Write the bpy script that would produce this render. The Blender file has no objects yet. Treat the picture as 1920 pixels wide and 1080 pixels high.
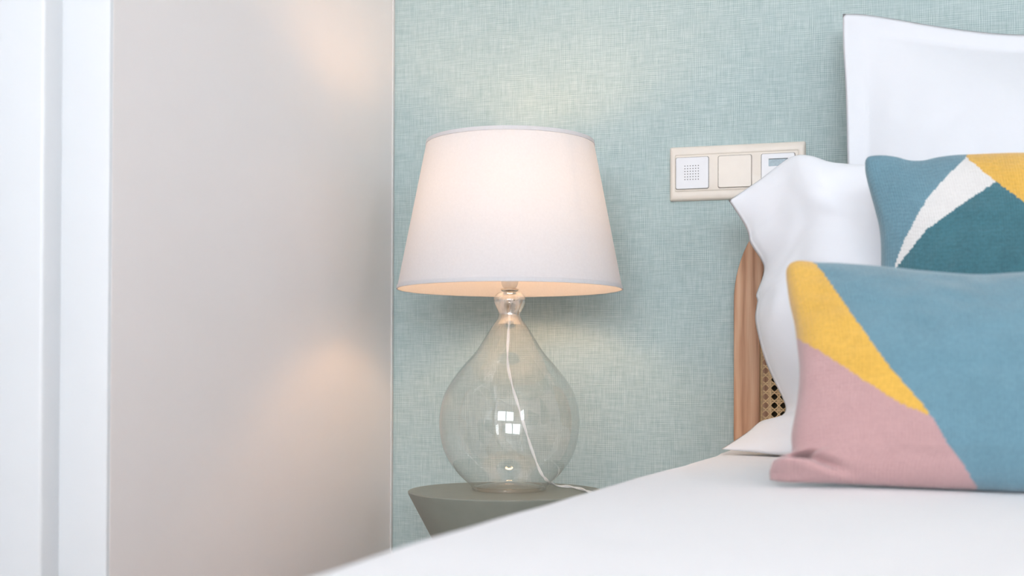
import bpy, bmesh, math, random
from mathutils import Vector, Matrix, noise
random.seed(7)
PI = math.pi
sc = bpy.context.scene
C = sc.collection

# ------------------------------------------------------------------ camera
F = 2290.0                       # focal length in pixels of the 1920 px wide frame
SHIFT = 135.0                    # vertical lens shift, px
CAM = Vector((0.808, -2.04, 0.675))
YAW, PITCH, ROLL = math.radians(16), math.radians(0.7), 0.0034
R3 = (Matrix.Rotation(YAW, 3, 'Z') @ Matrix.Rotation(PI/2 + PITCH, 3, 'X') @ Matrix.Rotation(ROLL, 3, 'Z'))
cd = bpy.data.cameras.new('camera')
cam = bpy.data.objects.new('camera', cd); C.objects.link(cam)
cam.matrix_world = Matrix.Translation(CAM) @ R3.to_4x4()
cd.sensor_width = 36; cd.lens = F/1920*36; cd.shift_y = SHIFT/1920
cd.clip_start = 0.02
cd.dof.use_dof = True; cd.dof.focus_distance = 1.90; cd.dof.aperture_fstop = 4.2
sc.camera = cam

# ------------------------------------------------------------------ view
vs = sc.view_settings
sc.display_settings.display_device = 'sRGB'
vs.view_transform = 'Standard'; vs.look = 'None'; vs.gamma = 1; vs.use_curve_mapping = False
vs.exposure = 0.47

# ------------------------------------------------------------------ daylight
SKY = 16.3
BULB = 35.0
w = bpy.data.worlds.new('sky'); sc.world = w; w.use_nodes = True
bg = w.node_tree.nodes['Background']
bg.inputs[0].default_value = (0.89, 0.925, 1.0, 1); bg.inputs[1].default_value = SKY

# openings: door in the left wall, window in the wall behind the camera
DY0, DY1, DZ1 = -0.888, -2.55, 2.15
WX0, WX1, WZ0, WZ1 = 0.05, 2.22, 1.0, 2.0
ROOM_X, ROOM_Y, ROOM_Z = 2.75, -4.6, 2.6
W2Y0, W2Y1 = -3.95, -3.20       # unseen window added in the right wall to brighten the left one
W2Z0 = 1.05
def portal(name, loc, rot, sx, sy):
    l = bpy.data.lights.new(name, 'AREA'); l.shape = 'RECTANGLE'; l.size = sx; l.size_y = sy
    l.cycles.is_portal = True
    o = bpy.data.objects.new(name, l); C.objects.link(o); o.location = loc; o.rotation_euler = rot
portal('daylight_portal', (ROOM_X+.16, (W2Y0+W2Y1)/2, (W2Z0+WZ1)/2), (0, PI/2, 0), WZ1-W2Z0, W2Y1-W2Y0)
portal('daylight_portal', ((WX0+WX1)/2, ROOM_Y-0.16, (WZ0+WZ1)/2), (PI/2, 0, 0), WX1-WX0, WZ1-WZ0)

# ------------------------------------------------------------------ pixel <-> place
def ray(px, py):
    return R3 @ Vector(((px-960)/F, (540+SHIFT-py)/F, -1.0))
def U(px, py, d): return CAM + ray(px, py)*d
def onY(px, py, Y=0.0):
    r = ray(px, py); return CAM + r*((Y-CAM.y)/r.y)
def onX(px, py, X=0.0):
    r = ray(px, py); return CAM + r*((X-CAM.x)/r.x)
def onZ(px, py, Z):
    r = ray(px, py); return CAM + r*((Z-CAM.z)/r.z)
def proj(p):
    q = R3.transposed() @ (Vector(p)-CAM); d = -q.z
    return (960+F*q.x/d, 540+SHIFT-F*q.y/d)

# ------------------------------------------------------------------ materials
def lin(c):
    f = lambda v: v/12.92 if v <= 0.04045 else ((v+0.055)/1.055)**2.4
    return tuple(f(v/255) for v in c)+(1,)
def newmat(name):
    m = bpy.data.materials.new(name); m.use_nodes = True
    nt = m.node_tree
    return m, nt, nt.nodes['Principled BSDF'], nt.nodes['Material Output']
def N(nt, t, **kw):
    n = nt.nodes.new(t)
    for k, v in kw.items():
        if k.startswith('i_'):
            key = k[2:]; key = int(key) if key.isdigit() else key
            n.inputs[key].default_value = v
        else: setattr(n, k, v)
    return n
def coords(nt, scale=(1, 1, 1), kind='Object', rot=(0, 0, 0)):
    tc = N(nt, 'ShaderNodeTexCoord'); mp = N(nt, 'ShaderNodeMapping')
    mp.inputs['Scale'].default_value = scale; mp.inputs['Rotation'].default_value = rot
    nt.links.new(tc.outputs[kind], mp.inputs[0]); return mp.outputs[0]
def noise_tex(nt, vec, scale=1, detail=2, rough=.5):
    n = N(nt, 'ShaderNodeTexNoise'); n.inputs['Scale'].default_value = scale
    n.inputs['Detail'].default_value = detail; n.inputs['Roughness'].default_value = rough
    nt.links.new(vec, n.inputs['Vector']); return n.outputs['Fac']
def ramp(nt, fac, stops):
    r = N(nt, 'ShaderNodeValToRGB'); e = r.color_ramp.elements
    while len(e) < len(stops): e.new(0.5)
    for el, (p, c) in zip(e, stops): el.position = p; el.color = c
    nt.links.new(fac, r.inputs[0]); return r.outputs[0]
def bump(nt, b, h, strength=.3, dist=.001):
    n = N(nt, 'ShaderNodeBump'); n.inputs['Strength'].default_value = strength
    n.inputs['Distance'].default_value = dist
    nt.links.new(h, n.inputs['Height']); nt.links.new(n.outputs[0], b.inputs['Normal'])
def mathn(nt, op, a, b=None):
    n = N(nt, 'ShaderNodeMath', operation=op)
    for i, v in enumerate((a, b)):
        if v is None: continue
        if isinstance(v, (int, float)): n.inputs[i].default_value = v
        else: nt.links.new(v, n.inputs[i])
    return n.outputs[0]
def plain(name, rgb, rough=.6, spec=.3, nscale=None, nbump=.1, var=0.03, metallic=0):
    m, nt, b, o = newmat(name)
    c = Vector(rgb)
    vec = coords(nt); f = noise_tex(nt, vec, nscale or 8, 3)
    lo = tuple(max(0, x*(1-var)) for x in rgb)+(1,); hi = tuple(min(1, x*(1+var)) for x in rgb)+(1,)
    nt.links.new(ramp(nt, f, [(.35, lo), (.65, hi)]), b.inputs['Base Color'])
    b.inputs['Roughness'].default_value = rough; b.inputs['Specular IOR Level'].default_value = spec
    b.inputs['Metallic'].default_value = metallic
    if nbump:
        bump(nt, b, noise_tex(nt, vec, (nscale or 8)*12, 2), nbump, .001)
    return m
M = {}
M['plaster'] = plain('painted_plaster', (.90, .86, .85), .55, .35, 3, .06, .012)
M['ceiling'] = plain('ceiling_paint', (.82, .81, .79), .8, .2, 3, .05, .01)
M['white_paint'] = plain('white_gloss_paint', (.73, .76, .78), .35, .4, 4, .02, .01)
M['corner_white'] = plain('corner_sealant', (.68, .68, .67), .5, .3, 20, .05, .01)
M['table'] = plain('sage_grey_lacquer', (.23, .25, .215), .42, .4, 30, .05, .03)
M['cream'] = plain('cream_plastic', (.76, .70, .62), .35, .45, 60, .02, .01)
M['white_plastic'] = plain('white_plastic', (.74, .75, .77), .35, .45, 60, .02, .01)
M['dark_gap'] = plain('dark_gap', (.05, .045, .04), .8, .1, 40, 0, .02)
M['lcd'] = plain('lcd_glass', (.20, .29, .33), .25, .5, 300, 0, .12)
M['cane_shadow'] = plain('painted_cane_shadow', (.055, .042, .025), .8, .1, 20, .1, .2)  # dark colour stands for the shade behind the cane
M['cane'] = plain('cane_strand', (.80, .56, .30), .5, .35, 250, .3, .10)
M['steel'] = plain('polished_steel', (.72, .66, .58), .2, .5, 40, 0, .03, 1)
M['screw'] = plain('brushed_screw', (.6, .6, .6), .3, .5, 40, 0, .03, 1)
M['socket'] = plain('socket_plastic', (.82, .80, .76), .4, .4, 40, 0, .02)
M['cord'] = plain('clear_white_cord', (.84, .85, .84), .3, .5, 200, .1, .03)
M['mattress'] = plain('mattress_ticking', (.80, .80, .80), .8, .2, 120, .3, .03)

def wallpaper():
    m, nt, b, o = newmat('woven_wallpaper')
    v1 = coords(nt, (430, 1, 26)); v2 = coords(nt, (26, 1, 430))
    v3 = coords(nt, (1100, 1, 120)); v4 = coords(nt, (120, 1, 1100))
    a = noise_tex(nt, v1, 1, 2, .6); c = noise_tex(nt, v2, 1, 2, .6)
    e = noise_tex(nt, v3, 1, 1); f = noise_tex(nt, v4, 1, 1)
    s = mathn(nt, 'ADD', a, c); t = mathn(nt, 'ADD', e, f)
    g = noise_tex(nt, coords(nt, (7, 7, 7)), 1, 3)
    s = mathn(nt, 'ADD', mathn(nt, 'MULTIPLY', s, .36), mathn(nt, 'MULTIPLY', t, .09))
    s = mathn(nt, 'ADD', s, mathn(nt, 'MULTIPLY', g, .10))
    # single threads, 3.4 mm apart, standing out here and there
    xyz = N(nt, 'ShaderNodeSeparateXYZ'); nt.links.new(coords(nt), xyz.inputs[0])
    for ax_, sc_ in ((0, (40, 1, 14)), (2, (14, 1, 40))):
        wob = noise_tex(nt, coords(nt, (30, 1, 30)), 1, 1)
        ph = mathn(nt, 'ADD', mathn(nt, 'MULTIPLY', xyz.outputs[ax_], 2*PI/.0034), mathn(nt, 'MULTIPLY', wob, 5.0))
        mask = mathn(nt, 'MULTIPLY', mathn(nt, 'MAXIMUM', mathn(nt, 'SUBTRACT', noise_tex(nt, coords(nt, sc_), 1, 2, .6), .40), 0.0), .34)
        s = mathn(nt, 'ADD', s, mathn(nt, 'MULTIPLY', mathn(nt, 'SINE', ph), mask))
    col = ramp(nt, s, [(.34, (.315, .42, .42, 1)), (.50, (.42, .525, .52, 1)), (.66, (.54, .635, .62, 1))])
    nt.links.new(col, b.inputs['Base Color'])
    b.inputs['Roughness'].default_value = .75; b.inputs['Specular IOR Level'].default_value = .2
    bump(nt, b, s, .35, .0012); return m
M['wallpaper'] = wallpaper()

def wood(name, c0, c1, c2):
    m, nt, b, o = newmat(name)
    v = coords(nt, (60, 60, 3.2)); n1 = noise_tex(nt, v, 1, 4, .6)
    v2 = coords(nt, (500, 500, 16)); n2 = noise_tex(nt, v2, 1, 2)
    wv = N(nt, 'ShaderNodeTexWave', wave_type='BANDS', bands_direction='X')
    wv.inputs['Scale'].default_value = 20; wv.inputs['Distortion'].default_value = 9
    wv.inputs['Detail'].default_value = 3; wv.inputs['Detail Scale'].default_value = .8
    nt.links.new(coords(nt, (1, 1, .10)), wv.inputs['Vector'])
    s = mathn(nt, 'ADD', mathn(nt, 'MULTIPLY', n1, .5), mathn(nt, 'MULTIPLY', wv.outputs['Fac'], .28))
    s = mathn(nt, 'ADD', s, mathn(nt, 'MULTIPLY', n2, .22))
    nt.links.new(ramp(nt, s, [(.25, c0), (.5, c1), (.75, c2)]), b.inputs['Base Color'])
    b.inputs['Roughness'].default_value = .5; b.inputs['Specular IOR Level'].default_value = .3
    bump(nt, b, s, .2, .0006); return m
M['oak'] = wood('oak_wood', lin((140, 94, 64)), lin((194, 150, 119)), lin((214, 176, 146)))
M['floor'] = wood('oak_floor', lin((170, 130, 95)), lin((196, 158, 120)), lin((215, 180, 145)))

def cotton(name, rgb, sheen=.2):
    m, nt, b, o = newmat(name)
    b.inputs['Base Color'].default_value = rgb+(1,)
    b.inputs['Roughness'].default_value = .85; b.inputs['Specular IOR Level'].default_value = .15
    b.inputs['Sheen Weight'].default_value = sheen
    n1 = noise_tex(nt, coords(nt, (9, 9, 9)), 1, 3); n2 = noise_tex(nt, coords(nt), 900, 1)
    s = mathn(nt, 'ADD', n1, mathn(nt, 'MULTIPLY', n2, .02))
    bump(nt, b, s, .35, .012); return m
M['cotton'] = cotton('white_cotton', (.75, .775, .81))
M['cotton2'] = cotton('white_cotton_percale', (.825, .845, .885))
M['duvet'] = cotton('white_duvet_cotton', (.86, .855, .865), .1)

def knit(name, rgb, var=.10):
    m, nt, b, o = newmat(name)
    uv = coords(nt, (1, 1, 1), 'UV')
    sx = N(nt, 'ShaderNodeSeparateXYZ'); nt.links.new(uv, sx.inputs[0])
    n1 = noise_tex(nt, coords(nt), 260, 2, .7); n2 = noise_tex(nt, coords(nt), 24, 2)
    s = mathn(nt, 'ADD', mathn(nt, 'MULTIPLY', n1, .7), mathn(nt, 'MULTIPLY', n2, .3))
    lo = tuple(x*(1-var) for x in rgb)+(1,); hi = tuple(min(1, x*(1+var)) for x in rgb)+(1,)
    nt.links.new(ramp(nt, s, [(.35, lo), (.65, hi)]), b.inputs['Base Color'])
    b.inputs['Roughness'].default_value = .95; b.inputs['Specular IOR Level'].default_value = .1
    b.inputs['Sheen Weight'].default_value = .35; b.inputs['Sheen Roughness'].default_value = .6
    rib = mathn(nt, 'SINE', mathn(nt, 'MULTIPLY', sx.outputs[0], 2*PI*110))
    rib2 = mathn(nt, 'SINE', mathn(nt, 'MULTIPLY', sx.outputs[1], 2*PI*70))
    h = mathn(nt, 'ADD', mathn(nt, 'MULTIPLY', rib, .30), mathn(nt, 'MULTIPLY', n1, 1.2))
    h = mathn(nt, 'ADD', h, mathn(nt, 'MULTIPLY', rib2, .10))
    bump(nt, b, h, .55, .0012); return m
M['k_teal'] = knit('knit_light_teal', (.13, .255, .315))
M['k_dark'] = knit('knit_deep_teal', (.048, .155, .188), .16)
M['k_yellow'] = knit('knit_mustard', (.68, .40, .068))
M['k_pink'] = knit('knit_dusty_pink', (.49, .30, .295), .05)
M['k_white'] = knit('knit_off_white', (.70, .69, .67), .03)

def thin_glass(name, tint, thick=None, power=5.0, f0=.075):
    """one sheet of glass: what passes goes straight on, what reflects follows Schlick's law"""
    m, nt, b, o = newmat(name); nt.nodes.remove(b)
    g = N(nt, 'ShaderNodeNewGeometry'); d = N(nt, 'ShaderNodeVectorMath', operation='DOT_PRODUCT')
    nt.links.new(g.outputs['Normal'], d.inputs[0]); nt.links.new(g.outputs['Incoming'], d.inputs[1])
    c = mathn(nt, 'ABSOLUTE', d.outputs['Value'])
    k = mathn(nt, 'POWER', mathn(nt, 'SUBTRACT', 1.0, c), power)
    if thick:      # wall of the vessel grows thicker towards the neck: (z from, z to, reflectance there)
        mr = N(nt, 'ShaderNodeMapRange', interpolation_type='SMOOTHSTEP'); sz = N(nt, 'ShaderNodeSeparateXYZ')
        nt.links.new(coords(nt), sz.inputs[0]); nt.links.new(sz.outputs[2], mr.inputs[0])
        for i_, v_ in ((1, thick[0]), (2, thick[1]), (3, f0), (4, thick[2])): mr.inputs[i_].default_value = v_
        fr = mathn(nt, 'MAXIMUM', mr.outputs[0], mathn(nt, 'ADD', f0, mathn(nt, 'MULTIPLY', k, 1-f0)))
    else: fr = mathn(nt, 'ADD', f0, mathn(nt, 'MULTIPLY', k, 1-f0))
    # the sheet looks thicker, and so darker, seen edge on
    path = mathn(nt, 'POWER', mathn(nt, 'SUBTRACT', 1.0, c), 3.0)
    tr = N(nt, 'ShaderNodeBsdfTransparent'); mx = N(nt, 'ShaderNodeMix', data_type='RGBA')
    nt.links.new(path, mx.inputs[0]); mx.inputs[6].default_value = tint+(1,)
    mx.inputs[7].default_value = tuple(x*.72 for x in tint)+(1,)
    nt.links.new(mx.outputs[2], tr.inputs[0])
    gl = N(nt, 'ShaderNodeBsdfGlossy'); gl.inputs['Roughness'].default_value = .0
    gl.inputs['Color'].default_value = (1, 1, 1, 1)
    ms = N(nt, 'ShaderNodeMixShader')
    nt.links.new(fr, ms.inputs[0]); nt.links.new(tr.outputs[0], ms.inputs[1]); nt.links.new(gl.outputs[0], ms.inputs[2])
    nt.links.new(ms.outputs[0], o.inputs[0]); return m
M['glass'] = thin_glass('blown_glass', (.985, .98, .97), f0=.075, thick=(.73, .79, .34))
M['thick_glass'] = thin_glass('thick_neck_glass', (.96, .95, .93), f0=.28)
M['pane'] = thin_glass('window_glass', (.97, .98, .98))

def shade_mat():
    m, nt, b, o = newmat('shade_linen'); nt.nodes.remove(b)
    di = N(nt, 'ShaderNodeBsdfDiffuse'); tl = N(nt, 'ShaderNodeBsdfTranslucent'); ms = N(nt, 'ShaderNodeMixShader')
    n = noise_tex(nt, coords(nt, (300, 300, 300)), 1, 2)
    nt.links.new(ramp(nt, n, [(.3, (.75, .75, .77, 1)), (.7, (.79, .79, .81, 1))]), di.inputs[0])
    tl.inputs[0].default_value = (.83, .86, .90, 1); ms.inputs[0].default_value = .35
    nt.links.new(di.outputs[0], ms.inputs[1]); nt.links.new(tl.outputs[0], ms.inputs[2])
    nt.links.new(ms.outputs[0], o.inputs[0]); return m
M['shade'] = shade_mat()
def emit(name, rgb, s):
    m, nt, b, o = newmat(name); b.inputs['Base Color'].default_value = (.9, .9, .9, 1)
    b.inputs['Emission Color'].default_value = rgb+(1,); b.inputs['Emission Strength'].default_value = s; return m
M['bulb'] = emit('warm_bulb', (1.0, .58, .29), BULB)

# ------------------------------------------------------------------ building helpers
def obj(name, bm, mat, parent=None, smooth=True, kind=None):
    me = bpy.data.meshes.new(name)
    if hasattr(bm, 'to_mesh'):
        bmesh.ops.recalc_face_normals(bm, faces=bm.faces); bm.to_mesh(me); bm.free()
    mats = mat if isinstance(mat, (list, tuple)) else [mat]
    for x in mats: me.materials.append(x)
    if smooth:
        for p in me.polygons: p.use_smooth = True
        try: me.set_sharp_from_angle(angle=math.radians(38))
        except Exception: pass
    o = bpy.data.objects.new(name, me); C.objects.link(o)
    if parent:
        o.parent = parent
        o.matrix_parent_inverse = Matrix.Translation(-Vector(parent.location))
    if kind: o['kind'] = kind
    return o
def thing(name, label, cat, loc=(0, 0, 0), group=None):
    o = bpy.data.objects.new(name, None); C.objects.link(o); o.location = loc; o.empty_display_size = .05
    return tag(o, label, cat, group)
def tag(o, label, cat, group=None):
    o['label'] = label; o['category'] = cat
    if group: o['group'] = group
    return o
def box(bm, x0, x1, y0, y1, z0, z1, bev=0, seg=2, mi=0):
    vs = [bm.verts.new((x, y, z)) for x in (x0, x1) for y in (y0, y1) for z in (z0, z1)]
    fs = [bm.faces.new([vs[i] for i in f]) for f in ((0, 1, 3, 2), (4, 6, 7, 5), (0, 4, 5, 1), (2, 3, 7, 6), (0, 2, 6, 4), (1, 5, 7, 3))]
    for f in fs: f.material_index = mi
    if bev:
        es = list({e for f in fs for e in f.edges})
        bmesh.ops.bevel(bm, geom=es, offset=bev, segments=seg, affect='EDGES', profile=.5)
    return bm
def lathe(bm, prof, cx, cy, n=96, closed_bottom=False, closed_top=False, mi=0):
    rings = []
    for r, z in prof:
        rings.append([bm.verts.new((cx+r*math.cos(2*PI*k/n), cy+r*math.sin(2*PI*k/n), z)) for k in range(n)])
    for a, b in zip(rings, rings[1:]):
        for k in range(n):
            bm.faces.new((a[k], a[(k+1) % n], b[(k+1) % n], b[k])).material_index = mi
    if closed_bottom: bm.faces.new(rings[0][::-1]).material_index = mi
    if closed_top: bm.faces.new(rings[-1]).material_index = mi
    return bm
def catmull(pts, n=8):
    P = [Vector(p) for p in pts]; P = [2*P[0]-P[1]]+P+[2*P[-1]-P[-2]]; out = []
    for i in range(1, len(P)-2):
        for k in range(n):
            t = k/n; a, b, c, d = P[i-1], P[i], P[i+1], P[i+2]
            out.append(.5*((2*b)+(c-a)*t+(2*a-5*b+4*c-d)*t*t+(3*b-a-3*c+d)*t**3))
    out.append(P[-2]); return out
def tube(bm, pts, r, n=10, twist=None, mi=0):
    pts = [Vector(p) for p in pts]; up = Vector((0, 0, 1)); rings = []
    T = (pts[1]-pts[0]).normalized(); A = T.cross(up)
    if A.length < .1: A = T.cross(Vector((1, 0, 0)))
    A.normalize()
    for i, p in enumerate(pts):
        T = (pts[min(i+1, len(pts)-1)]-pts[max(i-1, 0)]).normalized()
        A = (A-T*A.dot(T)).normalized(); B = T.cross(A)
        rings.append([bm.verts.new(p+(A*math.cos(2*PI*k/n)+B*math.sin(2*PI*k/n))*r) for k in range(n)])
    for a, b in zip(rings, rings[1:]):
        for k in range(n): bm.faces.new((a[k], a[(k+1) % n], b[(k+1) % n], b[k])).material_index = mi
    bm.faces.new(rings[0][::-1]); bm.faces.new(rings[-1])
    return bm
def resample(pts, n):
    L = [0]
    for a, b in zip(pts, pts[1:]): L.append(L[-1]+(b-a).length)
    out = []; j = 0
    for i in range(n):
        s = L[-1]*i/(n-1)
        while j < len(L)-2 and L[j+1] < s: j += 1
        t = (s-L[j])/max(1e-9, L[j+1]-L[j]); out.append(pts[j].lerp(pts[j+1], min(1, max(0, t))))
    return out
def softbox(name, top, right, bottom, left, T, nu, nv, mats, facefn=None, flange=None, parent=None,
            share=.55, q=.5, wrinkle=.004, wfreq=7.0, seed=0, extra=None):
    """pillow or cushion: four 3-D border curves (left->right, bottom->top), filled on both sides"""
    t_, b_ = resample(top, nu), resample(bottom, nu); l_, r_ = resample(left, nv), resample(right, nv)
    c00, c10, c01, c11 = b_[0], b_[-1], t_[0], t_[-1]
    Nn = (c11-c00).cross(c01-c10).normalized()
    if Nn.dot(CAM-c00) < 0: Nn = -Nn
    fu, fv = flange if flange else (0, 0)
    me = bpy.data.meshes.new(name); V = []; idx = {}
    def tprof(u, v):
        uu = min(1, max(0, (u-fu)/(1-2*fu))); vv = min(1, max(0, (v-fv)/(1-2*fv)))
        a = max(0, 1-(2*uu-1)**2); b = max(0, 1-(2*vv-1)**2)
        return (a**q)*(b**q)
    base = []
    for j in range(nv):
        for i in range(nu):
            u = i/(nu-1); v = j/(nv-1)
            s = (b_[i]*(1-v)+t_[i]*v)+(l_[j]*(1-u)+r_[j]*u)-(c00*(1-u)*(1-v)+c10*u*(1-v)+c01*(1-u)*v+c11*u*v)
            base.append((u, v, s))
    def add(side):
        for j in range(nv):
            for i in range(nu):
                u, v, s = base[j*nu+i]
                edge = i in (0, nu-1) or j in (0, nv-1)
                if edge and side < 0: idx[(side, i, j)] = idx[(1, i, j)]; continue
                if edge: p = s
                else:
                    p0 = tprof(u, v)
                    off = T*p0*(share if side > 0 else 1-share)+.0012
                    wn = noise.noise(Vector((u*wfreq+seed, v*wfreq, side*3.1)))+.5*noise.noise(Vector((u*wfreq*2.3, v*wfreq*2.3+seed, 9)))
                    off += wrinkle*wn*min(1, p0*2.2) if p0 > 0 else 0
                    if extra and side > 0: off += extra(u, v)
                    p = s+Nn*(off*side)
                idx[(side, i, j)] = len(V); V.append(p)
    add(1); add(-1)
    Fc = []; fm = []; uvs = []
    for side in (1, -1):
        for j in range(nv-1):
            for i in range(nu-1):
                q4 = [(i, j), (i+1, j), (i+1, j+1), (i, j+1)]
                if side < 0: q4 = q4[::-1]
                ids = [idx[(side, a, b)] for a, b in q4]
                if len(set(ids)) < 3: continue
                Fc.append(ids)
                uvs.append([(a/(nu-1), b/(nv-1)) for a, b in q4])
                fm.append(facefn(sum((V[k] for k in ids), Vector())/4, side) if facefn else 0)
    me.from_pydata([tuple(v) for v in V], [], Fc)
    ul = me.uv_layers.new(name='UVMap')
    flat = [c for f in uvs for p in f for c in p]
    ul.data.foreach_set('uv', flat)
    for m_ in mats: me.materials.append(m_)
    me.polygons.foreach_set('material_index', fm)
    me.polygons.foreach_set('use_smooth', [True]*len(Fc))
    me.update()
    o = bpy.data.objects.new(name, me); C.objects.link(o)
    if parent: o.parent = parent
    return o, Nn

# ================================================================== SETTING
WT = .15
def quadbox(name, dims, mat, kind='structure', bev=0):
    bm = bmesh.new(); box(bm, *dims, bev=bev); return obj(name, bm, mat, kind=kind, smooth=bool(bev))
quadbox('floor', (-.6, ROOM_X+.2, ROOM_Y-.2, .2, -.1, 0), M['floor'])
quadbox('ceiling', (-.2, ROOM_X+.2, ROOM_Y-.2, .2, ROOM_Z, ROOM_Z+.1), M['ceiling'])
quadbox('wall_back', (-.15, ROOM_X+.15, 0, .15, 0, ROOM_Z), M['wallpaper'])
bm = bmesh.new()
box(bm, ROOM_X, ROOM_X+.15, W2Y1, 0, 0, ROOM_Z); box(bm, ROOM_X, ROOM_X+.15, ROOM_Y-.15, W2Y0, 0, ROOM_Z)
box(bm, ROOM_X, ROOM_X+.15, W2Y0, W2Y1, 0, W2Z0); box(bm, ROOM_X, ROOM_X+.15, W2Y0, W2Y1, WZ1, ROOM_Z)
obj('wall_right', bm, M['plaster'], kind='structure', smooth=False)
bm = bmesh.new()
REV = -.85
box(bm, -.17, 0, REV, 0, 0, ROOM_Z)
box(bm, -.17, 0, ROOM_Y-.15, DY1, 0, ROOM_Z)
box(bm, -.17, 0, DY1, REV, DZ1+.04, ROOM_Z)
obj('wall_left', bm, M['plaster'], kind='structure', smooth=False)
bm = bmesh.new()
box(bm, 0, WX0, ROOM_Y-.15, ROOM_Y, 0, ROOM_Z); box(bm, WX1, ROOM_X, ROOM_Y-.15, ROOM_Y, 0, ROOM_Z)
box(bm, WX0, WX1, ROOM_Y-.15, ROOM_Y, 0, WZ0); box(bm, WX0, WX1, ROOM_Y-.15, ROOM_Y, WZ1, ROOM_Z)
obj('wall_front', bm, M['plaster'], kind='structure', smooth=False)
# corner bead between plaster and wallpaper
quadbox('trim_1', (0.0, .003, -.008, -.0002, .08, ROOM_Z), M['corner_white'], bev=.0008)
# white lining of the doorway and the door frame standing proud of it
XS = -.062
bm = bmesh.new(); box(bm, XS-.002, -.0003, REV-.006, REV+.02, 0, DZ1+.03, bev=.0015)
obj('trim_2', bm, M['white_paint'], kind='structure')
bm = bmesh.new()
box(bm, -.165, XS, DY0, REV-.0005, 0, DZ1+.03, bev=.004, seg=3)
obj('trim_3', bm, M['white_paint'], kind='structure')
# closed solid door leaf in the left wall
door = bpy.data.objects.new('door_1', None); C.objects.link(door); door['kind'] = 'structure'
door.location = (-.1, DY0-.001, 0)
bm = bmesh.new()
lf0, lf1 = DY0-.001, DY1+.001
ym = (lf0+lf1)/2
box(bm, -.165, -.125, lf1, lf0, .008, DZ1, bev=.003)
for za, zb_ in ((.22, .95), (1.10, 1.98)):       # raised panels
    box(bm, -.1245, -.119, lf1+.16, ym-.06, za, zb_, bev=.0025); box(bm, -.1245, -.119, ym+.06, lf0-.16, za, zb_, bev=.0025)
obj('door_panel', bm, M['white_paint'], door)
bm = bmesh.new(); lathe(bm, [(.0005, 0), (.026, 0), (.026, .008), (.010, .010), (.010, .04), (.024, .05), (.026, .062), (.018, .072), (.0005, .074)], 0, 0, 32)
bm.transform(Matrix.Translation((-.125, lf1+.09, 1.02)) @ Matrix.Rotation(PI/2, 4, 'Y'))
obj('door_knob', bm, M['steel'], door)
# window behind the camera, two casements
win = bpy.data.objects.new('window_1', None); C.objects.link(win); win['kind'] = 'structure'
win.location = ((WX0+WX1)/2, ROOM_Y, WZ0)
bm = bmesh.new(); xm = (WX0+WX1)/2
for a, b in ((WX0, WX0+.07), (WX1-.07, WX1), (xm-.07, xm+.07)): box(bm, a, b, ROOM_Y-.11, ROOM_Y-.05, WZ0, WZ1)
for a, b in ((WZ0, WZ0+.07), (WZ1-.07, WZ1)): box(bm, WX0+.06, WX1-.06, ROOM_Y-.109, ROOM_Y-.051, a, b)
obj('window_frame', bm, M['white_paint'], win, smooth=False)
bm = bmesh.new(); box(bm, WX0+.05, WX1-.05, ROOM_Y-.083, ROOM_Y-.078, WZ0+.05, WZ1-.05)
obj('window_pane', bm, M['pane'], win, smooth=False)
win2 = bpy.data.objects.new('fill_window', None); C.objects.link(win2); win2['kind'] = 'structure'  # added window, out of view: its daylight lifts the left wall
win2.location = (ROOM_X, (W2Y0+W2Y1)/2, W2Z0)
bm = bmesh.new(); ym2 = (W2Y0+W2Y1)/2
for a, b in ((W2Y0, W2Y0+.06), (W2Y1-.06, W2Y1), (ym2-.03, ym2+.03)): box(bm, ROOM_X+.05, ROOM_X+.11, a, b, W2Z0, WZ1)
for a, b in ((W2Z0, W2Z0+.06), (WZ1-.06, WZ1)): box(bm, ROOM_X+.051, ROOM_X+.109, W2Y0+.05, W2Y1-.05, a, b)
obj('window_frame', bm, M['white_paint'], win2, smooth=False)
bm = bmesh.new(); box(bm, ROOM_X+.078, ROOM_X+.083, W2Y0+.04, W2Y1-.04, W2Z0+.04, WZ1-.04)
obj('window_pane', bm, M['pane'], win2, smooth=False)
quadbox('baseboard_back', (.0, ROOM_X, -.014, -.0002, 0, .08), M['white_paint'], bev=.002)
quadbox('baseboard_left', (.0002, .014, REV+.001, -.016, 0, .08), M['white_paint'], bev=.002)

# ================================================================== LAMP
D = 1.88; K = D/F
ax = U(955, 760, D)
LX, LY = ax.x, ax.y
tc = U(949, 919.5, D+.003)
TZ = tc.z; TX, TY = tc.x, tc.y
def zpx(y): return U(955, y, D).z
lamp = thing('table_lamp', 'table lamp with lit white tapered drum shade and clear teardrop glass base', 'lamp', (LX, LY, TZ))
prof = [(16, 545), (20, 546), (24.5, 549), (28.3, 554), (30, 561), (28.6, 568), (24.8, 576), (21.6, 583), (21, 589), (24, 598),
        (30.5, 607), (38.5, 618), (52, 640), (65.5, 660), (85, 682), (104, 706), (119, 730), (127.5, 755), (131.5, 782), (131, 803),
        (127.5, 826), (121, 847), (112, 865), (99, 882), (86, 895), (75, 905), (70.5, 911), (70, 915), (69, 917)]
z0 = TZ+.0008; zb = zpx(917)
pp = catmull([(r*K, 0, zpx(y)-zb+z0) for r, y in prof], 5)
outer = [(p.x, p.z) for p in pp]
bm = bmesh.new(); lathe(bm, outer, LX, LY, 128)
glass = obj('glass_base', bm, M['glass'], lamp)
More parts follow.
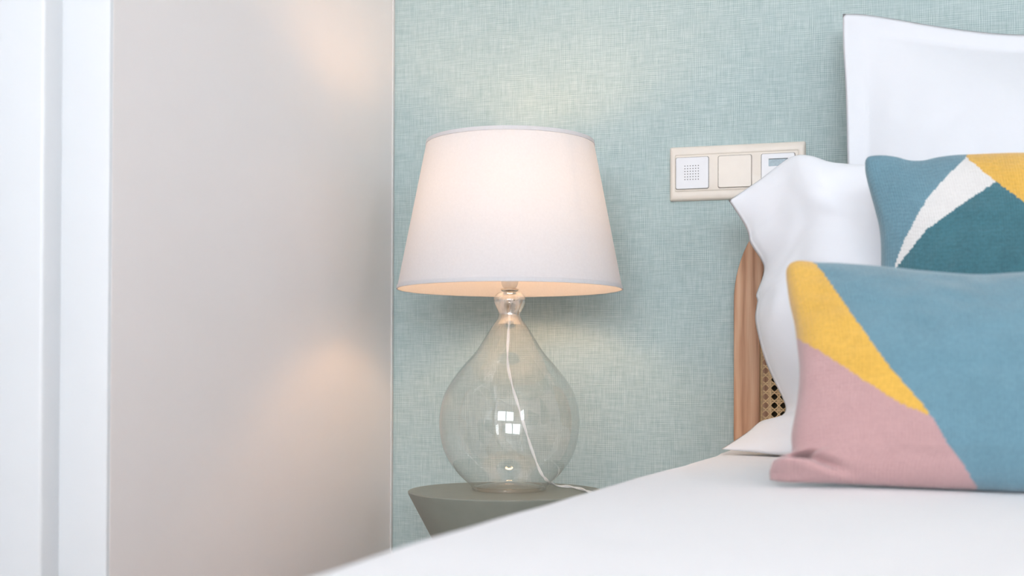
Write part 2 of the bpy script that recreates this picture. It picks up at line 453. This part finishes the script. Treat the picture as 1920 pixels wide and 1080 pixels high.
# thick foot: a rounded ring and a slightly domed floor inside the foot
bm = bmesh.new()
rf = 69*K
ring = [(rf-.004+.0035*math.cos(a), z0+.0036+.0035*math.sin(a)) for a in [2*PI*k/12 for k in range(13)]]
lathe(bm, ring, LX, LY, 96)
dome = [(rf-.006, z0+.006), (rf*.8, z0+.0075), (rf*.5, z0+.0105), (rf*.2, z0+.012), (.0006, z0+.0125)]
lathe(bm, dome, LX, LY, 96)
obj('glass_foot', bm, M['glass'], lamp)
# inner wall of the neck
bm = bmesh.new()
inn = [(12.5, 545), (13.5, 552), (17, 560), (18, 568), (15.5, 578), (14.5, 587), (17.5, 597), (23, 606)]
lathe(bm, [(p.x, p.z) for p in catmull([(r*K, 0, zpx(y)-zb+z0) for r, y in inn], 5)], LX, LY, 64)
lathe(bm, [(12.5*K, zpx(545)), (14.5*K, zpx(543.2)), (16*K, zpx(545))], LX, LY, 64)
obj('glass_neck', bm, M['thick_glass'], lamp)
# metal stopper in the neck with its thread
bm = bmesh.new()
sp = [(.0005, zpx(568)), (6*K, zpx(568)), (7*K, zpx(565)), (11*K, zpx(563)), (11.5*K, zpx(560))]
for k in range(4): sp += [(12.2*K, zpx(559-k*3.2)), (10.8*K, zpx(557.4-k*3.2))]
sp += [(15*K, zpx(545.5)), (16.8*K, zpx(544)), (16.8*K, zpx(541.5)), (12*K, zpx(540.8)), (.0005, zpx(540.8))]
lathe(bm, sp, LX, LY, 48)
obj('neck_collar', bm, M['steel'], lamp)
bm = bmesh.new()
sk = [(.0005, zpx(540.6)), (10.5*K, zpx(540.6)), (13*K, zpx(538)), (15.5*K, zpx(532)), (16*K, zpx(520)), (16*K, zpx(446)), (19*K, zpx(444)), (19*K, zpx(438)), (15*K, zpx(436)), (.0005, zpx(436))]
lathe(bm, sk, LX, LY, 48)
obj('socket', bm, M['socket'], lamp)
bm = bmesh.new()
ZB = zpx(374); RB = .030
bp = [(.0005, ZB+RB)]+[(RB*math.sin(a), ZB+RB*math.cos(a)) for a in [PI*k/16 for k in range(1, 12)]]
bp += [(.0165, ZB-.032), (.0135, ZB-.042), (.0135, zpx(437))]
lathe(bm, bp, LX, LY, 32)
obj('bulb', bm, M['bulb'], lamp)
# shade
RBt, RTp = 211*K, 156.5*K
SB, ST = zpx(543), zpx(266)
bm = bmesh.new()
def rz(z): return RBt+(RTp-RBt)*(z-SB)/(ST-SB)
pr = []
for k in range(13):
    z = SB+(ST-SB)*k/12; pr.append((rz(z), z))
pin = [(r-.0012, z) for r, z in pr][::-1]
lathe(bm, pr+pin+[pr[0]], LX, LY, 128)
bmesh.ops.remove_doubles(bm, verts=bm.verts, dist=1e-6)
shade = obj('lamp_shade', bm, M['shade'], lamp)
for z, h in ((SB, .0055), (ST-.0055, .0055)):     # rolled hems
    bm = bmesh.new()
    a = [(rz(z)+.0002, z-.0004), (rz(z)+.0011, z), (rz(z+h)+.0011, z+h), (rz(z+h)+.0002, z+h+.0003)]
    lathe(bm, a, LX, LY, 128); obj('shade_hem', bm, M['shade'], shade)
bm = bmesh.new()   # glued vertical seam
for a0 in (-.583,):
    ths = [a0, a0+.012]
    g = [[bm.verts.new((LX+(rz(z)+.0008)*math.cos(t), LY+(rz(z)+.0008)*math.sin(t), z)) for t in ths] for z in (SB+.006, ST-.006)]
    bm.faces.new((g[0][0], g[0][1], g[1][1], g[1][0]))
obj('shade_seam', bm, M['shade'], shade)
bm = bmesh.new()   # wire carrier in the shade's top
zr = ST-.012
tube(bm, [Vector((LX+.019*math.cos(2*PI*k/32), LY+.019*math.sin(2*PI*k/32), zpx(441))) for k in range(33)], .0013, 8)
for a in (.4, .4+2*PI/3, .4+4*PI/3):
    p0 = Vector((LX+.019*math.cos(a), LY+.019*math.sin(a), zpx(441)))
    p1 = Vector((LX+.055*math.cos(a), LY+.055*math.sin(a), zpx(405)))
    p2 = Vector((LX+(rz(zr)-.002)*math.cos(a), LY+(rz(zr)-.002)*math.sin(a), zr))
    tube(bm, catmull([p0, p1, p2], 8), .0012, 8)
obj('shade_carrier', bm, M['white_paint'], lamp)
# cord
pts = [U(956, 567, D), U(955.5, 590, D), U(953, 630, D), U(952, 680, D), U(961, 725, D+.005), U(973, 765, D+.01), U(985, 805, D+.012), U(998, 845, D+.015),
       U(1012, 882, D+.012), U(1022, 897, D+.01), U(1031, 904.5, D+.02)]
tail = [onZ(1046, 911, TZ+.0028), onZ(1068, 912.5, TZ+.0028), onZ(1090, 917, TZ+.0028), onZ(1108, 923.5, TZ+.0028), onZ(1121, 929.5, TZ+.0026)]
last = tail[-1]
tail += [last+Vector((.02, -.012, -.012)), last+Vector((.028, -.018, -.05)), last+Vector((.03, .03, -.2)), last+Vector((.04, .12, -.42)),
         Vector((last.x+.05, -.06, .006))]
path = catmull(pts+tail, 12)
bm = bmesh.new()
for ph in (0, PI):   # two twisted wires
    q = []
    for i, p in enumerate(path):
        T = (path[min(i+1, len(path)-1)]-path[max(i-1, 0)]).normalized()
        A = T.cross(Vector((0.3, 1, 0.2))).normalized(); B = T.cross(A)
        th = ph+i*.22; q.append(p+(A*math.cos(th)+B*math.sin(th))*.0011)
    tube(bm, q, .00125, 8)
obj('cord', bm, M['cord'], lamp)

# ================================================================== SIDE TABLE
bm = bmesh.new()
rt = 184*K*1.0; ZT = TZ
pt = [(.0005, ZT), (rt-.0012, ZT), (rt, ZT-.0012), (rt-.0005, ZT-.004)]
zt = ZT-.004
wz = ZT-.20; rw = rt-(ZT-.004-wz)*.535
pt += [(rt-.0005-(rt-.0005-rw)*t, zt-(zt-wz)*t) for t in (.33, .66, 1)]
pt += [(rw+.001, wz-.008), (rw+.006, wz-.02), (rt*.62, .16), (rt*.93, .012), (rt*.93, .0005), (.0005, .0005)]
lathe(bm, pt, TX, TY, 128)
tbl = obj('side_table', bm, M['table'])
tag(tbl, 'round sage grey hourglass side table under the glass lamp', 'table')

# ================================================================== SWITCH PANEL
pc = onY(1256, 328)
sw = thing('switch_panel', 'cream three-gang switch panel with white buzzer grille and small display on wallpaper', 'switch panel', (onY(1384, 325).x, 0, onY(1384, 325).z))
X0, X1 = onY(1257, 328).x, onY(1511, 322).x
Z1, Z0 = onY(1258, 277.5).z, onY(1258, 378.5).z
def xw(px): return onY(px, 325).x
def rrect(x0, x1, z0, z1, r, n=6, bow=0):
    out = []
    for cx, cz, a0 in ((x1-r, z1-r, 0), (x0+r, z1-r, PI/2), (x0+r, z0+r, PI), (x1-r, z0+r, 1.5*PI)):
        for k in range(n+1):
            a = a0+k*PI/2/n; out.append((cx+r*math.cos(a), cz+r*math.sin(a)))
    if bow:
        zc = (z0+z1)/2; h = (z1-z0)/2; xc = (x0+x1)/2
        out = [(x+(bow*(1-((z-zc)/h)**2))*(1 if x > xc else -1)*(1 if abs(x-xc) > (x1-x0)*.4 else 0), z) for x, z in out]
    return out
def stack(bm, loops, cap=True, mi=0):
    """loops: [(outline, y)] joined face to face"""
    rs = [[bm.verts.new((x, y, z)) for x, z in pts] for pts, y in loops]
    n = len(rs[0])
    for a, b in zip(rs, rs[1:]):
        for k in range(n): bm.faces.new((a[k], a[(k+1) % n], b[(k+1) % n], b[k])).material_index = mi
    if cap: bm.faces.new(rs[-1]).material_index = mi; 
    return rs
zc = (Z0+Z1)/2; zh = (Z1-Z0)/2
def orr(d, r, bow=.0012): 
    return rrect(X0+d, X1-d, Z0+d, Z1-d, max(.0008, r-d*.5), 6, bow)
bm = bmesh.new()
iz0, iz1 = zc-.0305, zc+.0305
ix0, ix1 = xw(1267), xw(1498)
def irr(d): return rrect(ix0+d, ix1-d, iz0+d, iz1-d, .0025, 6)
stack(bm, [(orr(0, .003), -.0002), (orr(.0003, .003), -.0045), (orr(.0016, .003), -.0072), (orr(.004, .003), -.0086),
           (irr(-.0012), -.0092), (irr(-.0004), -.0088), (irr(0), -.0078), (irr(.0005), -.0078), (irr(.0009), -.0090), (irr(.0016), -.0094)], cap=True)
panel = obj('cover_frame', bm, M['cream'], sw)
mods = [(1269, 1330, 'white_plastic', 'speaker_module'), (1348, 1410, 'cream', 'rocker_switch'), (1428.5, 1491, 'white_plastic', 'thermostat_module')]
mz0, mz1 = zc-.0262, zc+.0262
for a, b, mt, nm in mods:
    xa, xb = xw(a), xw(b)
    bm = bmesh.new()
    stack(bm, [(rrect(xa-.0007, xb+.0007, mz0-.0007, mz1+.0007, .003), -.0092), (rrect(xa-.0007, xb+.0007, mz0-.0007, mz1+.0007, .003), -.0096)])
    obj('shadow_gap', bm, M['dark_gap'] if mt != 'x' else 0, None) if False else bm.free()
    bm = bmesh.new()
    g = .0009
    stack(bm, [(rrect(xa, xb, mz0, mz1, .003), -.0090), (rrect(xa, xb, mz0, mz1, .003), -.0108),
               (rrect(xa+.0006, xb-.0006, mz0+.0006, mz1-.0006, .0026), -.0116 if nm != 'rocker_switch' else -.0118)])
    mo = obj(nm, bm, M[mt], sw)
    # narrow dark joint around the module
    bm = bmesh.new()
    r0 = rrect(xa-.0006, xb+.0006, mz0-.0006, mz1+.0006, .0032); r1 = rrect(xa+.0002, xb-.0002, mz0+.0002, mz1-.0002, .003)
    stack(bm, [(r0, -.00945), (r1, -.00950)], cap=False)
    obj('joint', bm, M['dark_gap'], mo, smooth=False)
    if nm == 'speaker_module':
        bm = bmesh.new()
        hx0, hx1 = xw(1286.5), xw(1310.5); hz1, hz0 = zc+.0128, zc-.0128
        hx0, hx1 = xw(1286), xw(1311)
        dz = (hx1-hx0)/5
        for i in range(6):
            for j in range(6):
                cx = hx0+i*dz; cz = zc+.0005+(j-2.5)*dz*1.02
                vs_ = [bm.verts.new((cx+.00085*math.cos(2*PI*k/10), -.01175, cz+.00085*math.sin(2*PI*k/10))) for k in range(10)]
                bm.faces.new(vs_)
        o = obj('speaker_holes', bm, M['dark_gap'], mo, smooth=False)
    if nm == 'thermostat_module':
        dx0 = xw(1442); bm = bmesh.new()
        stack(bm, [(rrect(dx0-.001, xb-.010, zc+.0045, zc+.0185, .001), -.0116), (rrect(dx0, xb-.011, zc+.0055, zc+.0175, .0008), -.0113)], cap=False)
        obj('display_bezel', bm, M['white_plastic'], mo)
        bm = bmesh.new(); stack(bm, [(rrect(dx0, xb-.011, zc+.0055, zc+.0175, .0008), -.01165), (rrect(dx0, xb-.011, zc+.0055, zc+.0175, .0008), -.0119)])
        obj('display', bm, M['lcd'], mo, smooth=False)
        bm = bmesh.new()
        box(bm, dx0, xb-.011, -.0121, -.0119, zc+.0168, zc+.0178)  # dark strip painted as the shadow along the display's top edge
        obj('display_painted_shadow', bm, M['dark_gap'], mo, smooth=False)

# ================================================================== BED
ZBED = .560
epx = [(480, 1122), (610, 1080), (730, 1039), (815, 1011), (900, 987), (985, 960), (1049, 943), (1134, 917), (1200, 898.5), (1268, 879), (1362, 849.5)]
edge = [onZ(x, y, ZBED-.004) for x, y in epx]
bed_x0 = sum(e.x for e in edge[2:8])/6
BX1 = bed_x0+1.60
bed = thing('bed', 'bed with rounded oak headboard and woven cane panel against the wallpapered wall', 'bed', (1.3, -1.0, 0))
HY = -.050     # front of headboard frame
hp = onY(1375.5, 640, HY)
HX0 = hp.x; HX1 = BX1-.02
HZT = onY(1480, 322, HY).z; HR = .205
FW = onY(1425, 700, HY).x-HX0
def arch(d, zb_=.12, n=24):
    r = HR-d; out = []
    out.append((HX1-d, zb_+ (d if d else 0)))
    for cx, a0 in ((HX1-HR, 0), (HX0+HR, PI/2)):
        for k in range(n+1):
            a = a0+k*PI/2/n; out.append((cx+r*math.cos(a), HZT-HR+r*math.sin(a)))
    out.append((HX0+d, zb_+(d if d else 0)))
    return out
bm = bmesh.new()
ft = -.020
L = [(arch(0), ft), (arch(0), HY+.003), (arch(.0008), HY+.0008), (arch(.003), HY), (arch(FW-.002), HY), (arch(FW), HY+.002), (arch(FW), HY+.012), (arch(FW+.017), HY+.012), (arch(FW+.017), ft)]
stack(bm, L+[L[0]], cap=False)
bmesh.ops.remove_doubles(bm, verts=bm.verts, dist=1e-6)
obj('headboard_frame', bm, M['oak'], bed)
def inside(x, z, d):
    x0, x1, zt, zb_ = HX0+d, HX1-d, HZT-d, .12+d; r = HR-d
    if not (x0 <= x <= x1 and zb_ <= z <= zt): return False
    if z > zt-r:
        if x < x0+r: return (x-x0-r)**2+(z-zt+r)**2 <= r*r
        if x > x1-r: return (x-x1+r)**2+(z-zt+r)**2 <= r*r
    return True
bm = bmesh.new()
P = .0139; yC = HY+.0095; dd = FW-.0
def strand(p, dr, wd, y, th=.0006):
    S = 400; ln = 2.6; seg = []; run = None
    for k in range(S+1):
        t = -ln/2+ln*k/S; x = p[0]+dr[0]*t; z = p[1]+dr[1]*t
        if inside(x, z, dd): run = (t if run is None else run[0] if isinstance(run, tuple) else run, t) if run is None else (run[0], t)
    if not run or run[1]-run[0] < .004: return
    a, b = run; nx, nz = -dr[1]*wd/2, dr[0]*wd/2
    c = []
    for yy in (y-th/2, y+th/2):
        for t, s in ((a, 1), (b, 1), (b, -1), (a, -1)):
            c.append(bm.verts.new((p[0]+dr[0]*t+nx*s, yy, p[1]+dr[1]*t+nz*s)))
    bm.faces.new(c[0:4]); bm.faces.new(c[4:8][::-1])
    for k in range(4): bm.faces.new((c[k], c[4+k], c[4+(k+1) % 4], c[(k+1) % 4]))
cx0 = HX0+FW+.0012; zmid = (HZT+.12)/2; xmid = (HX0+HX1)/2
nxs = int((HX1-HX0)/P)+1; nzs = int((HZT-.12)/P)+1
zb0 = .12
for k in range(nxs):
    for s in (-.0013, .0013): strand((cx0+k*P+s, zmid), (0, 1), .0016, yC)
for k in range(nzs+1):
    for s in (-.0013, .0013): strand((xmid, zb0+k*P+s), (1, 0), .0016, yC+.0006)
q2 = math.sqrt(.5)
for k in range(-nzs-2, nxs+nzs+2):
    strand((cx0+(k+.5)*P+(zmid-zb0), zmid), (q2, q2), .0015, yC-.0006)
    strand((cx0+(k+.5)*P-(zmid-zb0), zmid), (q2, -q2), .0015, yC+.0012)
cane = obj('cane_panel', bm, M['cane'], bed, smooth=False)
bm = bmesh.new()
sp_ = arch(FW+.0012)
tube(bm, [Vector((x, HY+.0095, z)) for x, z in sp_], .0017, 8)
obj('cane_spline', bm, M['cane'], bed)
bm = bmesh.new()
stack(bm, [(arch(FW-.01), ft+.0), (arch(FW-.01), ft+.004)]); bm.faces.new([v for v in bm.verts][:len(arch(0))])
obj('cane_shadow_sheet', bm, M['cane_shadow'], bed, smooth=False)  # added dark sheet, painted as the shaded gap behind the cane
bm = bmesh.new()
box(bm, bed_x0+.03, bed_x0+.055, -2.08, HY-.002, .15, .262, bev=.004)
obj('side_rail', bm, M['oak'], bed)
bm = bmesh.new(); box(bm, BX1-.055, BX1-.03, -2.08, HY-.002, .15, .262, bev=.004)
obj('side_rail', bm, M['oak'], bed)
bm = bmesh.new(); box(bm, bed_x0+.056, BX1-.056, -2.08, -2.05, .15, .262, bev=.004)
obj('foot_rail', bm, M['oak'], bed)
bm = bmesh.new()
for k in range(14):
    y = -.12-k*.145; box(bm, bed_x0+.056, BX1-.056, y-.04, y+.04, .24, .2605)
obj('slats', bm, M['oak'], bed, smooth=False)
for x in (bed_x0+.08, BX1-.08):
    for y in (-.10, -2.0):
        bm = bmesh.new(); box(bm, x-.025, x+.025, y-.025, y+.025, 0.0005, .165, bev=.004)
        obj('leg', bm, M['oak'], bed)
bm = bmesh.new(); box(bm, bed_x0+.09, BX1-.09, -2.04, HY-.03, .262, .520, bev=.035, seg=5)
tag(obj('mattress', bm, M['mattress']), 'pale quilted mattress under the white duvet', 'mattress')

# duvet: draped from hem to hem across the bed
ev = sorted([(e.y, e.x) for e in edge])
def edge_x(y):
    if y <= ev[0][0]: return ev[0][1]
    if y >= ev[-1][0]: return ev[-1][1]
    for (a, xa), (b, xb) in zip(ev, ev[1:]):
        if a <= y <= b: return xa+(xb-xa)*(y-a)/(b-a)
def edge_s(y): return sum(edge_x(y+d) for d in (-.03, -.015, 0, .015, .03))/5+.007
ny, ns = 130, 120
V, Fc = [], []
DYA, DYB = -2.10, HY-.018
rr = .045
for j in range(ny):
    t = j/(ny-1); y = DYA+(DYB-DYA)*t
    xe = edge_s(y); x2 = BX1+.0
    drop = .24
    Lside = drop; La = rr*PI/2; Ltop = x2-xe
    tot = 2*(Lside+La)+Ltop
    row = []
    for i in range(ns):
        u = i/(ns-1)
        # spend more points on the edges
        s = tot*u
        fold = .010*math.sin(y*17+1)+.006*math.sin(y*39)
        if s < Lside:
            k = (Lside-s)/Lside; x = xe-rr-fold*k*1.4-.012*k; z = ZBED-rr-(Lside-s)
        elif s < Lside+La:
            a = (s-Lside)/rr; x = xe-rr*math.cos(a); z = ZBED-rr+rr*math.sin(a)
        elif s < Lside+La+Ltop:
            x = xe+(s-Lside-La); z = ZBED
        elif s < Lside+2*La+Ltop:
            a = (s-Lside-La-Ltop)/rr; x = x2+rr*math.sin(a); z = ZBED-rr+rr*math.cos(a)
        else:
            k = (s-Lside-2*La-Ltop)/Lside; x = x2+rr+.012*k; z = ZBED-rr-k*Lside
        if z > ZBED-rr:
            z += .0035*noise.noise(Vector((x*3.1, y*3.1, 1.7)))+.0012*noise.noise(Vector((x*11, y*7, 4)))
            inn_ = min(1, max(0, (x-xe)/.12)); z -= .002*(1-inn_)
        V.append((x, y, z))
for j in range(ny-1):
    for i in range(ns-1):
        a = j*ns+i; Fc.append((a, a+1, a+ns+1, a+ns))
me = bpy.data.meshes.new('duvet'); me.from_pydata(V, [], Fc); me.materials.append(M['duvet'])
me.polygons.foreach_set('use_smooth', [True]*len(Fc)); me.update()
dv = bpy.data.objects.new('duvet', me); C.objects.link(dv)
sd = dv.modifiers.new('thickness', 'SOLIDIFY'); sd.thickness = .018; sd.offset = -1
tag(dv, 'smooth white duvet spread over the bed, draped over its left edge', 'duvet')

# ================================================================== PILLOWS
def curve(pl, n=10): return catmull([U(x, y, d*DS) for x, y, d in pl], n)
DS = .992      # whole item a little nearer, so that it rests on what carries it
# A: tall back pillow, upright against the wall
topA = curve([(1580, 26, 1.900), (1620, 27, 1.900), (1680, 36, 1.893), (1750, 48, 1.885), (1840, 60, 1.877), (1920, 65, 1.868), (2080, 66, 1.85), (2240, 58, 1.832), (2330, 50, 1.822)])
botA = curve([(1594, 800, 1.79), (1800, 815, 1.755), (2050, 822, 1.73), (2330, 835, 1.70)])
leftA = curve([(1594, 800, 1.79), (1598, 600, 1.812), (1594, 400, 1.84), (1589, 305, 1.858), (1586, 180, 1.880), (1581, 90, 1.895), (1580, 26, 1.900)])
rightA = curve([(2330, 835, 1.70), (2315, 440, 1.755), (2330, 50, 1.822)])
pA, nA = softbox('pillow', topA, rightA, botA, leftA, .105, 110, 110, [M['cotton']], flange=(.06, .05), share=.82, q=.8, wrinkle=.006, seed=2)
tag(pA, 'tall white pillow standing upright against the wallpaper, behind the other white one', 'pillow', 'white pillows at the headboard')
DS = .979
# B: middle pillow, its pointed corner sticking out to the left
leftB = curve([(1352, 842, 1.868), (1378, 826, 1.868), (1403, 809, 1.866), (1426, 790, 1.862), (1450, 784, 1.858), (1468, 777, 1.855), (1473, 764, 1.853), (1466, 744, 1.852), (1452, 716, 1.852),
               (1436, 680, 1.852), (1424, 640, 1.852), (1416, 600, 1.852), (1418, 576, 1.852), (1420, 564, 1.852), (1417.5, 554, 1.851), (1422, 540, 1.851), (1430, 518, 1.851), (1432, 500, 1.852), (1425, 484, 1.853),
               (1414, 468, 1.855), (1405, 452, 1.858), (1402, 436, 1.86), (1390, 412, 1.865), (1366, 376, 1.875)], 5)
topB = curve([(1366, 376, 1.875), (1395, 357, 1.865), (1430, 333, 1.852), (1462, 308, 1.84), (1480, 296, 1.83), (1500, 290.5, 1.815), (1525, 293, 1.80), (1555, 303, 1.785), (1590, 307, 1.77), (1640, 310, 1.75), (1760, 312, 1.71), (1900, 308, 1.68), (2050, 304, 1.655), (2150, 300, 1.64)])
botB = curve([(1352, 842, 1.868), (1420, 849, 1.81), (1500, 856, 1.75), (1700, 862, 1.68), (1950, 868, 1.62), (2150, 868, 1.59)])
rightB = curve([(2150, 868, 1.59), (2120, 600, 1.61), (2150, 300, 1.64)])
def exB(u, v):
    # fold where the flange creases
    a = math.exp(-((v-.66+.06*u*6*0)/.018)**2)*math.exp(-(u/.09)**2)
    return .002*math.sin((v-.66)*90)*a
pB, nB = softbox('pillow', topB, rightB, botB, leftB, .125, 130, 130, [M['cotton2']], flange=(.012, .0), share=.62, q=.6, wrinkle=.006, seed=5, extra=exB)
tag(pB, 'white pillow with pointed corners leaning in front of the taller white one', 'pillow', 'white pillows at the headboard')

# ================================================================== CUSHIONS
def side_of(poly, x, y, axis):
    """axis 'y': x of the polyline at height y; axis 'x': y of the polyline at x"""
    if axis == 'y':
        P_ = sorted((b, a) for a, b in poly); t = y
    else:
        P_ = sorted(poly); t = x
    if t <= P_[0][0]: (a, va), (b, vb) = P_[0], P_[1]
    elif t >= P_[-1][0]: (a, va), (b, vb) = P_[-2], P_[-1]
    else:
        for (a, va), (b, vb) in zip(P_, P_[1:]):
            if a <= t <= b: break
    return va+(vb-va)*(t-a)/max(1e-6, b-a)
# back cushion
DS = .985
T2 = [M['k_teal'], M['k_yellow'], M['k_white'], M['k_dark']]
L1 = [(1822, 275), (1808, 299), (1772, 333), (1738, 373), (1714, 415), (1694, 454), (1680, 490), (1677, 507), (1672, 540)]
L2 = [(1800, 285), (1811, 294), (1838, 317), (1866, 339), (1920, 379), (2010, 450), (2100, 520)]
L3 = [(1689, 491), (1712, 462), (1736, 431), (1772, 405), (1815, 375), (1868, 340)]
def face2(c, side):
    x, y = proj(c)
    if side < 0: return 0
    jx = 1.5*noise.noise(Vector((x*.3, y*.3, 0)))
    if x+jx < side_of(L1, x, y, 'y'): return 0
    if y+jx < side_of(L2, x, y, 'x') and x > 1805: return 1
    if x <= 1868 and y+jx < side_of(L3, x, y, 'x'): return 2
    if x < 1689 and y < 490: return 2
    return 3
top2 = curve([(1622, 306, 1.565), (1624, 298, 1.564), (1632, 292.5, 1.562), (1655, 291, 1.56), (1680, 294, 1.556), (1705, 300.5, 1.552), (1730, 301, 1.548), (1755, 295.5, 1.545), (1785, 291.5, 1.54), (1815, 290, 1.535), (1870, 288, 1.525), (1920, 287, 1.517), (2050, 287, 1.50), (2180, 295, 1.482)], 10)
left2 = curve([(1622, 800, 1.505), (1640, 700, 1.515), (1648, 600, 1.53), (1651, 520, 1.54), (1652, 470, 1.545), (1649, 430, 1.55), (1641, 395, 1.555), (1630, 355, 1.56), (1623, 325, 1.564), (1622, 306, 1.565)])
bot2 = curve([(1622, 800, 1.505), (1800, 845, 1.47), (2000, 860, 1.44), (2190, 850, 1.42)])
right2 = curve([(2190, 850, 1.42), (2165, 560, 1.45), (2180, 295, 1.482)])
c2, n2 = softbox('cushion', top2, right2, bot2, left2, .12, 200, 200, T2, facefn=face2, share=.5, q=.6, wrinkle=.003, seed=11)
tag(c2, 'teal knitted cushion with white wedge, mustard corner and dark teal field, behind the pink-cornered one', 'cushion', 'knitted cushions on the bed')
# front cushion
DS = .963
T1 = [M['k_teal'], M['k_yellow'], M['k_pink']]
Pd = [(1524, 484), (1526, 492), (1545, 513), (1582, 567), (1620, 620), (1660, 678), (1705, 730), (1741, 772), (1755, 795), (1771, 822), (1800, 862), (1833, 915), (1850, 940)]
Q = [(1460, 612), (1493, 634), (1531, 655), (1615, 709), (1687, 756), (1741, 778)]
def face1(c, side):
    x, y = proj(c)
    if side < 0: return 0
    j = 2.0*noise.noise(Vector((x*.2, y*.2, 5)))
    if x+j > side_of(Pd, x, y, 'y'): return 0
    return 1 if y+j < side_of(Q, x, y, 'x') else 2
top1 = curve([(1474, 522, 1.385), (1474.5, 506, 1.384), (1481, 494.5, 1.383), (1494, 489.5, 1.381), (1510, 490, 1.379), (1530, 493, 1.376), (1570, 495, 1.37), (1620, 499, 1.363), (1680, 505, 1.355), (1750, 513, 1.345), (1830, 518, 1.335), (1900, 515, 1.325), (2000, 510, 1.31), (2150, 505, 1.29), (2240, 515, 1.28)], 10)
left1 = curve([(1444, 900, 1.300), (1443, 884, 1.302), (1450, 868, 1.306), (1464, 857, 1.31), (1480, 853, 1.312), (1485, 842, 1.314), (1484, 815, 1.318), (1491, 775, 1.322), (1497, 735, 1.328), (1499, 690, 1.335), (1495, 650, 1.345), (1490, 610, 1.358), (1480, 565, 1.372), (1474, 522, 1.385)], 8)
bot1 = curve([(1444, 900, 1.300), (1470, 904, 1.292), (1540, 906, 1.283), (1620, 909, 1.275), (1720, 914, 1.262), (1830, 918, 1.25), (1920, 922, 1.24), (2080, 928, 1.22), (2270, 925, 1.20)])
right1 = curve([(2270, 925, 1.20), (2235, 720, 1.24), (2240, 515, 1.28)])
def ex1(u, v):
    # pinched corner: a dent running in from the left edge and a soft roll under it
    a = math.exp(-((u-.062)/.024)**2-((v-.118)/.026)**2)
    b = math.exp(-((u-.035)/.05)**2-((v-.060)/.030)**2)
    l = v-(.118-.62*(u-.062))
    c = math.exp(-(l/.016)**2)*math.exp(-((u-.12)/.055)**2)
    d = math.exp(-((l+.05)/.03)**2)*math.exp(-((u-.15)/.10)**2)
    return -.030*a+.016*b-.014*c+.006*d
c1, n1 = softbox('cushion', top1, right1, bot1, left1, .125, 230, 150, T1, facefn=face1, share=.5, q=.6, wrinkle=.003, seed=21, extra=ex1)
tag(c1, 'knitted cushion in front, blue-teal with mustard stripe and dusty pink lower corner', 'cushion', 'knitted cushions on the bed')
